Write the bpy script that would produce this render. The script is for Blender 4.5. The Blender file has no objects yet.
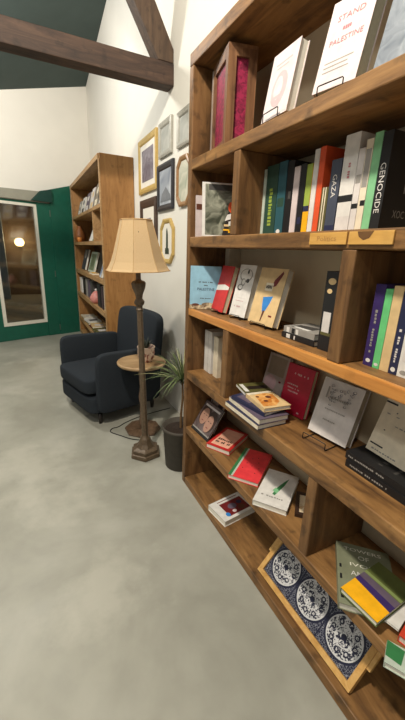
import bpy, bmesh, math, random
from mathutils import Vector, Matrix, Euler
random.seed(7)
S = bpy.context.scene
C = S.collection
R = math.radians
PI = math.pi

# ------------------------------------------------------------------ materials
_mats = {}
def lin(c):
    return tuple(((v/255)/12.92 if v/255 <= .04045 else ((v/255+.055)/1.055)**2.4) for v in c)

def mat(name, rgb, rough=.6, var=.10, scale=30, metallic=0, bump=0, spec=.5):
    """plain procedural material with a light noise variation (rgb 0-255)"""
    if name in _mats: return _mats[name]
    m = bpy.data.materials.new(name); m.use_nodes = True
    nt = m.node_tree; N = nt.nodes; L = nt.links
    b = N['Principled BSDF']
    tc = N.new('ShaderNodeTexCoord'); no = N.new('ShaderNodeTexNoise')
    no.inputs['Scale'].default_value = scale; no.inputs['Detail'].default_value = 4
    L.new(tc.outputs['Object'], no.inputs['Vector'])
    cr = N.new('ShaderNodeValToRGB')
    l = lin(rgb)
    cr.color_ramp.elements[0].position = .3; cr.color_ramp.elements[1].position = .7
    cr.color_ramp.elements[0].color = (*[v*(1-var) for v in l], 1)
    cr.color_ramp.elements[1].color = (*[min(1, v*(1+var)) for v in l], 1)
    L.new(no.outputs['Fac'], cr.inputs['Fac']); L.new(cr.outputs['Color'], b.inputs['Base Color'])
    b.inputs['Roughness'].default_value = rough; b.inputs['Metallic'].default_value = metallic
    b.inputs['Specular IOR Level'].default_value = spec
    if bump:
        bp = N.new('ShaderNodeBump'); bp.inputs['Strength'].default_value = bump
        bp.inputs['Distance'].default_value = .01
        L.new(no.outputs['Fac'], bp.inputs['Height']); L.new(bp.outputs['Normal'], b.inputs['Normal'])
    _mats[name] = m
    return m

def wood(name, dark, mid, light, axis='Y', rough=.55, stretch=14, bump=.25, knots=.5):
    if name in _mats: return _mats[name]
    m = bpy.data.materials.new(name); m.use_nodes = True
    nt = m.node_tree; N = nt.nodes; L = nt.links
    b = N['Principled BSDF']
    tc = N.new('ShaderNodeTexCoord'); oi = N.new('ShaderNodeObjectInfo')
    ad = N.new('ShaderNodeVectorMath'); ad.operation = 'ADD'
    ml = N.new('ShaderNodeVectorMath'); ml.operation = 'SCALE'; ml.inputs['Scale'].default_value = 37
    cb = N.new('ShaderNodeCombineXYZ')
    for k in range(3): L.new(oi.outputs['Random'], cb.inputs[k])
    L.new(cb.outputs[0], ml.inputs[0]); L.new(tc.outputs['Object'], ad.inputs[0]); L.new(ml.outputs[0], ad.inputs[1])
    mp = N.new('ShaderNodeMapping')
    sc = {'X': (1.2, stretch, stretch), 'Y': (stretch, 1.2, stretch), 'Z': (stretch, stretch, 1.2)}[axis]
    mp.inputs['Scale'].default_value = sc
    L.new(ad.outputs[0], mp.inputs['Vector'])
    no = N.new('ShaderNodeTexNoise'); no.inputs['Scale'].default_value = 2.2
    no.inputs['Detail'].default_value = 9; no.inputs['Roughness'].default_value = .65; no.inputs['Distortion'].default_value = .8
    L.new(mp.outputs[0], no.inputs['Vector'])
    cr = N.new('ShaderNodeValToRGB'); e = cr.color_ramp.elements
    e[0].position = .32; e[0].color = (*lin(dark), 1)
    e[1].position = .72; e[1].color = (*lin(light), 1)
    n = e.new(.5); n.color = (*lin(mid), 1)
    L.new(no.outputs['Fac'], cr.inputs['Fac'])
    # broad patches and dark dents
    n2 = N.new('ShaderNodeTexNoise'); n2.inputs['Scale'].default_value = 16; n2.inputs['Detail'].default_value = 5
    L.new(ad.outputs[0], n2.inputs['Vector'])
    r2 = N.new('ShaderNodeValToRGB'); r2.color_ramp.elements[0].position = .28; r2.color_ramp.elements[1].position = .42
    r2.color_ramp.elements[0].color = (1-knots, 1-knots, 1-knots, 1); r2.color_ramp.elements[1].color = (1, 1, 1, 1)
    L.new(n2.outputs['Fac'], r2.inputs['Fac'])
    mx = N.new('ShaderNodeMix'); mx.data_type = 'RGBA'; mx.blend_type = 'MULTIPLY'; mx.inputs[0].default_value = 1
    L.new(cr.outputs['Color'], mx.inputs[6]); L.new(r2.outputs['Color'], mx.inputs[7])
    L.new(mx.outputs[2], b.inputs['Base Color'])
    b.inputs['Roughness'].default_value = rough
    bp = N.new('ShaderNodeBump'); bp.inputs['Strength'].default_value = bump; bp.inputs['Distance'].default_value = .004
    L.new(no.outputs['Fac'], bp.inputs['Height']); L.new(bp.outputs['Normal'], b.inputs['Normal'])
    _mats[name] = m
    return m

def blotch(name, c1, c2, scale=40, edge=.04, kind='noise', rough=.5, pos=.5):
    """two-tone printed pattern"""
    if name in _mats: return _mats[name]
    m = bpy.data.materials.new(name); m.use_nodes = True
    nt = m.node_tree; N = nt.nodes; L = nt.links; b = N['Principled BSDF']
    tc = N.new('ShaderNodeTexCoord')
    if kind == 'noise':
        t = N.new('ShaderNodeTexNoise'); t.inputs['Scale'].default_value = scale
        t.inputs['Detail'].default_value = 2; t.inputs['Distortion'].default_value = 1.5; out = t.outputs['Fac']
    elif kind == 'voronoi':
        t = N.new('ShaderNodeTexVoronoi'); t.feature = 'DISTANCE_TO_EDGE'; t.inputs['Scale'].default_value = scale; out = t.outputs['Distance']
    elif kind == 'wave':
        t = N.new('ShaderNodeTexWave'); t.inputs['Scale'].default_value = scale; t.inputs['Distortion'].default_value = 6
        t.inputs['Detail'].default_value = 2; out = t.outputs['Fac']
    L.new(tc.outputs['Object'], t.inputs['Vector'])
    cr = N.new('ShaderNodeValToRGB'); e = cr.color_ramp.elements
    e[0].position = max(0, pos-edge); e[0].color = (*lin(c1), 1); e[1].position = min(1, pos+edge); e[1].color = (*lin(c2), 1)
    L.new(out, cr.inputs['Fac']); L.new(cr.outputs['Color'], b.inputs['Base Color'])
    b.inputs['Roughness'].default_value = rough
    _mats[name] = m
    return m

# ------------------------------------------------------------------ mesh helpers
def add_box(bm, x0, x1, y0, y1, z0, z1, mi=0, M=None):
    vs = [bm.verts.new(Vector(v)) for v in ((x0,y0,z0),(x1,y0,z0),(x1,y1,z0),(x0,y1,z0),(x0,y0,z1),(x1,y0,z1),(x1,y1,z1),(x0,y1,z1))]
    if M is not None:
        for v in vs: v.co = M @ v.co
    fs = []
    for q in ((3,2,1,0),(4,5,6,7),(0,1,5,4),(1,2,6,5),(2,3,7,6),(3,0,4,7)):
        f = bm.faces.new([vs[i] for i in q]); f.material_index = mi; fs.append(f)
    return fs

def bevel(bm, w, seg=2):
    bmesh.ops.bevel(bm, geom=bm.edges[:], offset=w, segments=seg, affect='EDGES', profile=.5)

def lathe(bm, prof, seg=24, mi=0, center=(0,0,0), cap=True, rot0=0, smooth=True):
    cx, cy, cz = center; rings = []
    for r, z in prof:
        rings.append([bm.verts.new((cx+r*math.cos(rot0+2*PI*k/seg), cy+r*math.sin(rot0+2*PI*k/seg), cz+z)) for k in range(seg)])
    for a, b in zip(rings, rings[1:]):
        for k in range(seg):
            f = bm.faces.new((a[k], a[(k+1) % seg], b[(k+1) % seg], b[k])); f.material_index = mi; f.smooth = smooth
    if cap:
        f = bm.faces.new(rings[0][::-1]); f.material_index = mi
        f = bm.faces.new(rings[-1]); f.material_index = mi
    return rings

def tube(bm, pts, r, seg=8, mi=0, closed=False):
    pts = [Vector(p) for p in pts]; n = len(pts); rings = []
    up = Vector((.13, .27, .95)).normalized()
    for i, p in enumerate(pts):
        a = pts[i-1] if (i > 0 or closed) else p
        b = pts[(i+1) % n] if (i < n-1 or closed) else p
        t = (b-a).normalized()
        s = t.cross(up)
        if s.length < 1e-4: s = t.cross(Vector((1,0,0)))
        s.normalize(); q = s.cross(t)
        rr = r[i] if isinstance(r, (list, tuple)) else r
        rings.append([bm.verts.new(p + (s*math.cos(2*PI*k/seg)+q*math.sin(2*PI*k/seg))*rr) for k in range(seg)])
    m = n if closed else n-1
    for i in range(m):
        A, B = rings[i], rings[(i+1) % n]
        for k in range(seg):
            f = bm.faces.new((A[k], A[(k+1) % seg], B[(k+1) % seg], B[k])); f.smooth = True; f.material_index = mi
    if not closed:
        bm.faces.new(rings[0][::-1]).material_index = mi; bm.faces.new(rings[-1]).material_index = mi

def poly(bm, pts, mi=0):
    f = bm.faces.new([bm.verts.new(p) for p in pts]); f.material_index = mi; return f

def prism(bm, pts, d, mi=0):
    """extrude the polygon pts (3D) along vector d"""
    d = Vector(d); a = [bm.verts.new(Vector(p)) for p in pts]; b = [bm.verts.new(Vector(p)+d) for p in pts]; n = len(pts)
    bm.faces.new(a[::-1]).material_index = mi; bm.faces.new(b).material_index = mi
    for k in range(n):
        bm.faces.new((a[k], a[(k+1) % n], b[(k+1) % n], b[k])).material_index = mi

def obj(name, bm, mats, parent=None, recalc=True):
    if recalc: bmesh.ops.recalc_face_normals(bm, faces=bm.faces[:])
    me = bpy.data.meshes.new(name); bm.to_mesh(me); bm.free()
    o = bpy.data.objects.new(name, me); C.objects.link(o)
    for m in (mats if isinstance(mats, (list, tuple)) else [mats]): me.materials.append(m)
    if parent is not None: o.parent = parent
    return o

def tag(o, label=None, cat=None, group=None, kind=None):
    if label: o['label'] = label
    if cat: o['category'] = cat
    if group: o['group'] = group
    if kind: o['kind'] = kind
    return o

def thing(name, label, cat, loc=(0,0,0), rotz=0, group=None, M=None):
    o = bpy.data.objects.new(name, None); C.objects.link(o); o.empty_display_size = .05
    if M is not None: o.location = M.to_translation(); o.rotation_euler = M.to_euler()
    else: o.location = loc; o.rotation_euler = (0, 0, rotz)
    return tag(o, label, cat, group)

def boxobj(name, dims, m, parent=None, bev=.0, seg=2):
    bm = bmesh.new(); add_box(bm, *dims)
    if bev: bevel(bm, bev, seg)
    return obj(name, bm, m, parent)

def struct(name, bm, m, parent=None, label=None, recalc=True):
    o = obj(name, bm, m, parent, recalc)
    if parent is None: tag(o, label, 'structure' if label else None, kind='structure')
    return o

_txt = {}
def text_geo(body):
    """unit-height glyph mesh (verts, faces, width)"""
    if body in _txt: return _txt[body]
    cu = bpy.data.curves.new('t', 'FONT'); cu.body = body; cu.size = 1; cu.resolution_u = 2
    cu.fill_mode = 'FRONT'
    o = bpy.data.objects.new('t', cu); C.objects.link(o)
    dg = bpy.context.evaluated_depsgraph_get()
    me = bpy.data.meshes.new_from_object(o.evaluated_get(dg))
    vs = [v.co.copy() for v in me.vertices]; fs = [tuple(p.vertices) for p in me.polygons]
    bpy.data.objects.remove(o); bpy.data.curves.remove(cu); bpy.data.meshes.remove(me)
    x0 = min(v.x for v in vs); x1 = max(v.x for v in vs); y0 = min(v.y for v in vs); y1 = max(v.y for v in vs)
    vs = [((v.x-x0)/(x1-x0), (v.y-y0)/(y1-y0)) for v in vs]
    _txt[body] = (vs, fs, (x1-x0)/(y1-y0))
    return _txt[body]

def add_text(bm, body, fn, mi=0):
    if body[0] == '~':      # print too small to read in the photograph: a row of letter-sized marks
        rg_ = random.Random(body); x = 0.; marks = []
        for k in range(int(body[1:].split(',')[0])):
            wd = rg_.uniform(.5, 1.0)
            if rg_.random() > .16: marks.append((x, x+wd*.72, rg_.choice((0, 0, .12)), rg_.choice((1, 1, .8))))
            x += wd
        for a, b, c, d_ in marks:
            bm.faces.new([bm.verts.new(fn(p/x, q)) for p, q in ((a, c), (b, c), (b, d_), (a, d_))]).material_index = mi
        return
    vs, fs, asp = text_geo(body)
    bv = [bm.verts.new(fn(a, b)) for a, b in vs]
    for f in fs:
        try: bm.faces.new([bv[i] for i in f]).material_index = mi
        except ValueError: pass

# ------------------------------------------------------------------ books
def book_matrix(P, yaw, lean):
    a, L = R(yaw), R(lean)
    u = Vector((math.sin(a), -math.cos(a), 0)); b = Vector((math.cos(a), math.sin(a), 0))
    v = b*math.sin(L) + Vector((0,0,1))*math.cos(L)
    d = v.cross(u)
    M = Matrix((u, d, v)).transposed().to_4x4(); M.translation = Vector(P)
    return M

PAGES = mat('paper_pages', (232, 228, 214), .85, .06, 160)
CREAM = mat('paper_pages_cream', (214, 202, 170), .85, .06, 160)

def book(label, P, yaw, lean, w, h, t, cover, art=(), text=(), pages=None, group=None, name='book', cat='book', spine=None):
    """x = width from the spine, y = thickness away from the front cover, z = height"""
    if 0 < lean < 60: P = (P[0], P[1], P[2]+t*math.sin(R(lean))+.0004)
    M = book_matrix(P, yaw, lean)
    o = thing(name, label, cat, M=M, group=group)
    c = min(.0022, t*.16)
    bm = bmesh.new(); mats = [cover]
    add_box(bm, 0, w, 0, c, 0, h); add_box(bm, 0, w, t-c, t, 0, h)
    smi = 0
    if spine is not None: mats.append(spine); smi = 1
    add_box(bm, 0, c, c, t-c, 0, h, smi)
    lay = 0
    for a in art:
        surf, kind, par, m = a
        if m not in mats: mats.append(m)
        mi = mats.index(m); lay += 1; e = -.00008*lay-.0002
        def fm(q):
            return Vector((q[0]*w, e, q[1]*h)) if surf == 'F' else Vector((e, q[0]*t, q[1]*h))
        if kind == 'rect':
            x0, z0, x1, z1 = par; pts = [(x0,z0),(x1,z0),(x1,z1),(x0,z1)]
        elif kind == 'ell':
            cx, cz, rx, rz = par; pts = [(cx+rx*math.cos(2*PI*k/20), cz+rz*math.sin(2*PI*k/20)) for k in range(20)]
        else: pts = par
        if surf == 'S': pts = pts[::-1]
        poly(bm, [fm(q) for q in pts], mi)
    cv_o = obj('cover', bm, mats, o, recalc=False)
    bm = bmesh.new(); i = min(.003, w*.03)
    add_box(bm, c, w-i, c, t-c, i, h-i)
    obj('pages', bm, pages or PAGES, o)
    e = -.00008*lay-.0006
    for surf, body, x0, z0, x1, z1, m in text:
        bm = bmesh.new()
        if surf == 'F':
            add_text(bm, body, lambda p, q: Vector(((x0+p*(x1-x0))*w, e, (z0+q*(z1-z0))*h)))
        else:  # spine, reading from the head downwards: z0 > z1 start and end, x0..x1 across the thickness
            add_text(bm, body, lambda p, q: Vector((e, (x1-(x1-x0)*q)*t, (z0-(z0-z1)*p)*h)))
        obj('title_lettering' if surf == 'F' else 'spine_lettering', bm, m, cv_o, recalc=False)
    return o

BLACKWIRE = mat('black_wire', (28, 26, 25), .45)
def stand(label, P, yaw, w, lip=.022, gap=.012, depth=.10, back=.15, lean=15):
    """bent-wire easel under a display book: lip in front, feet, back rest"""
    M = book_matrix(P, yaw, 0)
    o = thing('wire_book_stand', label, 'book stand', M=M, group='wire stands holding display books')
    x0, x1 = w*.2, w*.8; z = .0022
    bm = bmesh.new()
    tube(bm, [(x0, depth, z), (x0, -gap+.004, z), (x0, -gap, z+.003), (x0, -gap, lip-.003), (x0+.003, -gap, lip), (x1-.003, -gap, lip), (x1, -gap, lip-.003), (x1, -gap, z+.003), (x1, -gap+.004, z), (x1, depth, z)], .0019, 6)
    obj('lip_wire', bm, BLACKWIRE, o)
    bm = bmesh.new()
    s = math.tan(R(lean)); y0 = depth
    tube(bm, [(x0, y0, z), (x0+.004, y0-.012, back*.3), (x0+.012, y0-.004+back*s*.45, back*.9), (x0+.03, y0-.002+back*s*.5, back), (x1-.03, y0-.002+back*s*.5, back), (x1-.012, y0-.004+back*s*.45, back*.9), (x1-.004, y0-.012, back*.3), (x1, y0, z)], .0019, 6)
    obj('back_rest', bm, BLACKWIRE, o)
    return o

# ------------------------------------------------------------------ camera (fitted to the photograph's vanishing points)
f_px = 345.87
rt = Vector((0.89433857, -0.44607154, 0.03433222)); dn = Vector((-0.10448099, -0.28285948, -0.95345385)); fw = Vector((0.43501982, 0.84912348, -0.29957814))
cam = bpy.data.cameras.new('camera'); co = bpy.data.objects.new('camera', cam); C.objects.link(co)
cm = Matrix((rt, -dn, -fw)).transposed().to_4x4(); cm.translation = (0, 0, 1.5)
co.matrix_world = cm
cam.sensor_fit = 'VERTICAL'; cam.sensor_height = 36; cam.lens = f_px*36/720; cam.clip_start = .02
S.camera = co

# ------------------------------------------------------------------ the room
WX = 1.20
B0 = Vector((-.459, 6.18, 0)); BD = Vector((.937, .349, 0)).normalized(); BN = Vector((BD.y, -BD.x, 0))   # slanting back wall, BN points into the room
def bw(s, n, z): return B0 + BD*s + BN*n + Vector((0,0,z))
def ceil_z(x, y): return 3.955 + .4225*(x-1.19) - .19*(y-6.8)

def floor_mat():
    m = bpy.data.materials.new('polished_concrete'); m.use_nodes = True
    N = m.node_tree.nodes; L = m.node_tree.links; b = N['Principled BSDF']
    tc = N.new('ShaderNodeTexCoord')
    n1 = N.new('ShaderNodeTexNoise'); n1.inputs['Scale'].default_value = 1.7; n1.inputs['Detail'].default_value = 6; n1.inputs['Roughness'].default_value = .55; n1.inputs['Distortion'].default_value = .6
    n2 = N.new('ShaderNodeTexNoise'); n2.inputs['Scale'].default_value = 9; n2.inputs['Detail'].default_value = 8
    L.new(tc.outputs['Object'], n1.inputs['Vector']); L.new(tc.outputs['Object'], n2.inputs['Vector'])
    c1 = N.new('ShaderNodeValToRGB'); e = c1.color_ramp.elements
    e[0].position = .35; e[0].color = (*lin((152, 151, 140)), 1); e[1].position = .66; e[1].color = (*lin((174, 173, 163)), 1)
    k = e.new(.5); k.color = (*lin((162, 161, 150)), 1)
    L.new(n1.outputs['Fac'], c1.inputs['Fac'])
    c2 = N.new('ShaderNodeValToRGB'); c2.color_ramp.elements[0].position = .3; c2.color_ramp.elements[0].color = (.93, .93, .93, 1); c2.color_ramp.elements[1].position = .6; c2.color_ramp.elements[1].color = (1.02, 1.02, 1.02, 1)
    L.new(n2.outputs['Fac'], c2.inputs['Fac'])
    mx = N.new('ShaderNodeMix'); mx.data_type = 'RGBA'; mx.blend_type = 'MULTIPLY'; mx.inputs[0].default_value = 1
    L.new(c1.outputs['Color'], mx.inputs[6]); L.new(c2.outputs['Color'], mx.inputs[7])
    # pale trowel patches
    n3 = N.new('ShaderNodeTexNoise'); n3.inputs['Scale'].default_value = 1.1; n3.inputs['Detail'].default_value = 10; n3.inputs['Roughness'].default_value = .6
    mp = N.new('ShaderNodeMapping'); mp.inputs['Location'].default_value = (3.1, 1.7, 0); L.new(tc.outputs['Object'], mp.inputs['Vector']); L.new(mp.outputs[0], n3.inputs['Vector'])
    c3 = N.new('ShaderNodeValToRGB'); c3.color_ramp.elements[0].position = .56; c3.color_ramp.elements[0].color = (0,0,0,1); c3.color_ramp.elements[1].position = .64; c3.color_ramp.elements[1].color = (.55,.55,.55,1)
    L.new(n3.outputs['Fac'], c3.inputs['Fac'])
    m2 = N.new('ShaderNodeMix'); m2.data_type = 'RGBA'; L.new(c3.outputs['Color'], m2.inputs[0]); L.new(mx.outputs[2], m2.inputs[6]); m2.inputs[7].default_value = (*lin((188, 186, 174)), 1)
    # small dark stains
    vo = N.new('ShaderNodeTexVoronoi'); vo.inputs['Scale'].default_value = 1.9; L.new(tc.outputs['Object'], vo.inputs['Vector'])
    c4 = N.new('ShaderNodeValToRGB'); c4.color_ramp.elements[0].position = .03; c4.color_ramp.elements[0].color = (.62,.62,.60,1); c4.color_ramp.elements[1].position = .075; c4.color_ramp.elements[1].color = (1,1,1,1)
    L.new(vo.outputs['Distance'], c4.inputs['Fac'])
    m3 = N.new('ShaderNodeMix'); m3.data_type = 'RGBA'; m3.blend_type = 'MULTIPLY'; m3.inputs[0].default_value = 1
    L.new(m2.outputs[2], m3.inputs[6]); L.new(c4.outputs['Color'], m3.inputs[7])
    L.new(m3.outputs[2], b.inputs['Base Color'])
    rr = N.new('ShaderNodeMapRange'); rr.inputs['To Min'].default_value = .34; rr.inputs['To Max'].default_value = .5
    L.new(n2.outputs['Fac'], rr.inputs['Value']); L.new(rr.outputs[0], b.inputs['Roughness'])
    b.inputs['Specular IOR Level'].default_value = .4
    return m

WALL = mat('white_wall_paint', (228, 225, 216), .85, .025, 3, bump=.02)
CEIL = mat('ceiling_green_paint', (62, 76, 74), .8, .06, 5)
GREEN = mat('green_door_paint', (24, 92, 74), .45, .08, 12)
TRIMW = mat('white_trim_paint', (226, 222, 208), .5, .03, 20)
GREYT = mat('grey_header_paint', (150, 148, 134), .7, .05, 12)

bm = bmesh.new(); add_box(bm, -3.2, WX, -2.2, 7.4, -.06, 0); struct('floor', bm, floor_mat())
bm = bmesh.new(); add_box(bm, WX, WX+.12, -2.2, 6.96, 0, 4.1)
for v in bm.verts:
    if v.co.z > 1: v.co.z = ceil_z(v.co.x, v.co.y)
struct('wall_right', bm, WALL)
bm = bmesh.new()
LD0, LD1, LDZ = -.13, 1.02, 2.15      # door opening along the wall
def wallseg(s0, s1, z0, z1):
    pts = []
    for s, n in ((s0,0),(s1,0),(s1,-.12),(s0,-.12)):
        q = bw(s, n, 0); pts.append((q, z0, ceil_z(q.x, q.y) if z1 is None else z1))
    a = [bm.verts.new((q.x, q.y, lo)) for q, lo, hi in pts]; b = [bm.verts.new((q.x, q.y, hi)) for q, lo, hi in pts]
    bm.faces.new(a[::-1]); bm.faces.new(b)
    for k in range(4): bm.faces.new((a[k], a[(k+1)%4], b[(k+1)%4], b[k]))
wallseg(-2.6, LD0, 0, None); wallseg(LD0, LD1, LDZ, None); wallseg(LD1, 1.77, 0, None)
struct('wall_back', bm, WALL)
bm = bmesh.new()
cp = [(-2.6, -2.2), (WX, -2.2), (WX, 7.0), (-2.6, 7.0)]
prism(bm, [(x, y, ceil_z(x, y)) for x, y in cp], (0, 0, .06)); struct('ceiling', bm, CEIL)

# door in the slanting back wall
BM = Matrix((BD, -BN, Vector((0,0,1)))).transposed().to_4x4(); BM.translation = B0   # local x = along the wall, y = outwards, z up
d = bpy.data.objects.new('door_1', None); C.objects.link(d); d.matrix_world = BM
tag(d, 'green wooden entrance door with a tall white-trimmed glass pane in back wall', 'door', kind='structure')
g0, g1, gz0, gz1 = .115, .795, .255, 2.115
bm = bmesh.new()
add_box(bm, LD0+.005, g0, .03, .075, .004, LDZ-.005); add_box(bm, g1, LD1-.004, .002, .075, .004, LDZ-.005)
add_box(bm, g0, g1, .03, .075, .004, gz0); add_box(bm, g0, g1, .03, .075, gz1, LDZ-.005)
obj('leaf', bm, GREEN, d)
bm = bmesh.new(); bwid = .05
add_box(bm, g0-.012, g0+bwid-.012, .018, .05, gz0-.012, gz1); add_box(bm, g1-bwid+.012, g1+.012, .018, .05, gz0-.012, gz1)
add_box(bm, g0+bwid-.012, g1-bwid+.012, .018, .05, gz0-.012, gz0+bwid-.012); add_box(bm, g0+bwid-.012, g1-bwid+.012, .018, .05, gz1-bwid+.012, gz1)
tag(obj('glazing_bead', bm, TRIMW, d), 'white bead around the glass')
gm = bpy.data.materials.new('night_glass'); gm.use_nodes = True
N = gm.node_tree.nodes; L = gm.node_tree.links
for n in list(N): N.remove(n)
out = N.new('ShaderNodeOutputMaterial'); mx = N.new('ShaderNodeMixShader'); tr = N.new('ShaderNodeBsdfTransparent'); gl = N.new('ShaderNodeBsdfGlossy')
gl.inputs['Roughness'].default_value = .09; gl.inputs['Color'].default_value = (.9, .92, .9, 1); tr.inputs['Color'].default_value = (.75, .78, .75, 1)
gn = N.new('ShaderNodeTexNoise'); gn.inputs['Scale'].default_value = 2; mr = N.new('ShaderNodeMapRange'); mr.inputs['To Min'].default_value = .10; mr.inputs['To Max'].default_value = .17
L.new(gn.outputs['Fac'], mr.inputs['Value']); L.new(mr.outputs[0], mx.inputs[0]); L.new(tr.outputs[0], mx.inputs[1]); L.new(gl.outputs[0], mx.inputs[2]); L.new(mx.outputs[0], out.inputs[0])
boxobj('glass_pane', (g0+.001, g1-.001, .05, .056, gz0+.001, gz1-.001), gm, d)
bm = bmesh.new()
for z in (.13, 1.05, 2.0): add_box(bm, LD1-.03, LD1-.018, -.006, .0018, z-.05, z+.05)
obj('hinge', bm, mat('worn_steel', (120, 130, 120), .4, metallic=.6), d)
# grey header, green fixed side panel
bm = bmesh.new(); prism(bm, [bw(-1.2, 0, 2.155), bw(1.0, 0, 2.155), bw(1.0, 0, 2.31), bw(-1.2, 0, 2.23)], BN*.02); struct('trim_1', bm, GREYT)
bm = bmesh.new(); prism(bm, [bw(1.004, .0005, 0), bw(1.36, .0005, 0), bw(1.36, .0005, 2.455), bw(1.004, .0005, 2.35)], BN*.012); struct('trim_2', bm, GREEN)
bm = bmesh.new(); prism(bm, [bw(.70, .021, 2.16), bw(1.02, .021, 2.16), bw(1.02, .021, 2.35), bw(.85, .021, 2.31)], BN*.05); struct('trim_3', bm, mat('dark_green_paint', (18, 62, 54), .5))

# night yard behind the glass, with added stand-ins for reflections
bm = bmesh.new(); add_box(bm, -4, 3.5, 7.45, 14, -.08, -.02); struct('ground', bm, mat('dark_pavement', (120, 112, 98), .8, .2, 4))
bm = bmesh.new(); add_box(bm, -4, 3.5, 12.6, 12.8, -.02, 5); struct('wall_1', bm, mat('dark_brick_wall', (92, 72, 52), .85, .2, 6))
bm = bmesh.new(); add_box(bm, -1.05, -.42, 11.6, 12.0, -.02, 3.4); tag(obj('reflection_upright', bm, mat('blue_grey_reflection', (136, 146, 152), .8)), 'pale blue-grey upright added behind the door glass in place of a reflection', 'reflection_upright')  # added block standing in for a pale strip reflected in the pane
lp = thing('glow_stand_in', 'round globe added behind the door glass in place of a reflected glow', 'stand-in glow', (-.03, 12.6, 1.58))  # added glowing globe, stands in for a light reflected in the pane
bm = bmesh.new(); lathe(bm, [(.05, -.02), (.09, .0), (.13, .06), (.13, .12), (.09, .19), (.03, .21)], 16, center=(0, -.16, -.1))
em = bpy.data.materials.new('reflected_glow'); em.use_nodes = True
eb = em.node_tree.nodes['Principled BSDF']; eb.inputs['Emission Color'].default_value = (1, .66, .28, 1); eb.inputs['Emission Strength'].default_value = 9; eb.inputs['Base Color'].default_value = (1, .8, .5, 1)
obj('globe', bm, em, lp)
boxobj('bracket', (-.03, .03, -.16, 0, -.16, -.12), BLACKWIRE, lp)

# roof truss: tie beam and strut
BEAM = wood('dark_beam_wood', (38, 26, 20), (62, 44, 34), (84, 62, 48), 'X', .7, 10, .4, .4)
o = boxobj('tie_beam', (-2.55, WX, 3.0, 3.13, 2.72, 2.868), BEAM, None, .006)
tag(o, 'dark brown horizontal roof beam running out from the white wall', 'beam')
bm = bmesh.new()
dirv = Vector((-.19, 0, .365)).normalized(); pr = Vector((dirv.z, 0, -dirv.x))
a = Vector((1.085, 3.005, 2.871)); b2 = a + pr*.0
pts = [(1.075, 3.004, 2.871), (1.197, 3.004, 2.871), (1.197, 3.004, 2.96), ]
top = 4.42
x_l = 1.075 - (top-2.871)*.54; x_r = 1.197 - (top-2.96)*.54
pts += [(x_r, 3.004, top), (x_l, 3.004, top)]
pts = [(x, y, min(z, ceil_z(x, y)-.004)) for x, y, z in pts]
prism(bm, pts, (0, .12, 0)); bevel(bm, .005)
o = obj('roof_strut', bm, wood('dark_strut_wood', (48, 36, 26), (74, 56, 42), (94, 74, 56), 'Z', .7, 10, .4, .4))
tag(o, 'dark brown slanting strut rising from the wall end of the roof beam', 'beam')

# ------------------------------------------------------------------ near bookcase
FX = .822
WY = wood('reclaimed_wood_along', (84, 57, 30), (129, 92, 51), (162, 121, 72), 'Y', .55, 8)
WZ = wood('reclaimed_wood_upright', (78, 53, 29), (113, 80, 46), (142, 105, 64), 'Z', .55, 8)
LIP = wood('orange_varnished_wood', (170, 108, 46), (196, 132, 64), (212, 152, 82), 'Y', .38, 14, .1, .15)
BACKP = mat('beige_backing_board', (208, 194, 164), .85, .06, 8)
bc = thing('bookcase', 'large near bookcase of rough brown reclaimed boards full of books', 'bookcase', (FX, 1.85, 0))
bc.location = (0, 0, 0)
YL, YR = 1.85, -.30; DX = 1.198; BKX = 1.125
z_sh = [(.0, .05), (.385, .43), (.757, .807), (1.147, 1.187), (1.52, 1.572), (1.896, 1.945)]
def board(name, x0, x1, y0, y1, z0, z1, m, bev=.004): return boxobj(name, (x0, x1, y0, y1, z0, z1), m, bc, bev)
board('side_panel', FX, DX, YL-.042, YL, 0, 2.345, WZ); board('side_panel', FX, DX, YR, YR+.05, 0, 2.345, WZ)
board('top_board', FX, DX, YR, YL, 2.346, 2.4, WY)
for i, (a0, a1) in enumerate(z_sh):
    m = WY
    board('shelf', FX if i != 3 else FX+.02, BKX-.001, YR+.051, YL-.043, a0, a1, m)
tag(board('edge_lip', FX, FX+.0195, YR+.051, YL-.043, 1.147, 1.187, LIP, .005), 'orange varnished lip of the middle shelf')
board('back_panel', BKX, BKX+.014, YR+.051, YL-.043, 0.0, 2.345, BACKP, 0)
zin = lambda i: (z_sh[i][1]+.0006, (z_sh[i+1][0] if i < 5 else 2.346)-.0006)
for i, yy in ((4, (1.343, 1.392)), (3, (.704, .754)), (2, (1.355, 1.406)), (1, (.712, .756))):
    board('divider', FX+.002, BKX-.001, yy[0], yy[1], *zin(i), WZ)
board('corner_batten', 1.048, BKX-.001, 1.762, 1.806, *zin(3), mat('pale_batten', (214, 204, 180), .8), .002)
PLQ = wood('yellow_label_wood', (190, 140, 66), (208, 160, 84), (222, 178, 104), 'Y', .5, 10, .05, .1)
for k, (y0, y1) in enumerate(((.738, .884), (.594, .731))):
    p = boxobj('label_plaque', (FX-.006, FX-.0004, y0, y1, 1.532, 1.566), PLQ, bc, .001)
    if k == 0:
        bm = bmesh.new()
        add_text(bm, 'Politics', lambda u, v: Vector((FX-.0066, y1-.034-u*.075, 1.542+v*.014)))
        obj('label_lettering', bm, mat('burnt_lettering', (172, 126, 70), .7), p, recalc=False)
    else:
        bm = bmesh.new(); cy = .675
        poly(bm, [(FX-.0064, cy+.028, 1.5655), (FX-.0064, cy+.022, 1.552), (FX-.0064, cy+.006, 1.543), (FX-.0064, cy-.012, 1.548), (FX-.0064, cy-.024, 1.5655)])
        obj('stain', bm, mat('dark_wood_stain', (104, 70, 34), .7), p, recalc=False)
z1, z2, z3, z4, z5, z6 = 1.9455, 1.5725, 1.1875, .8075, .4305, .0505

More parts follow.
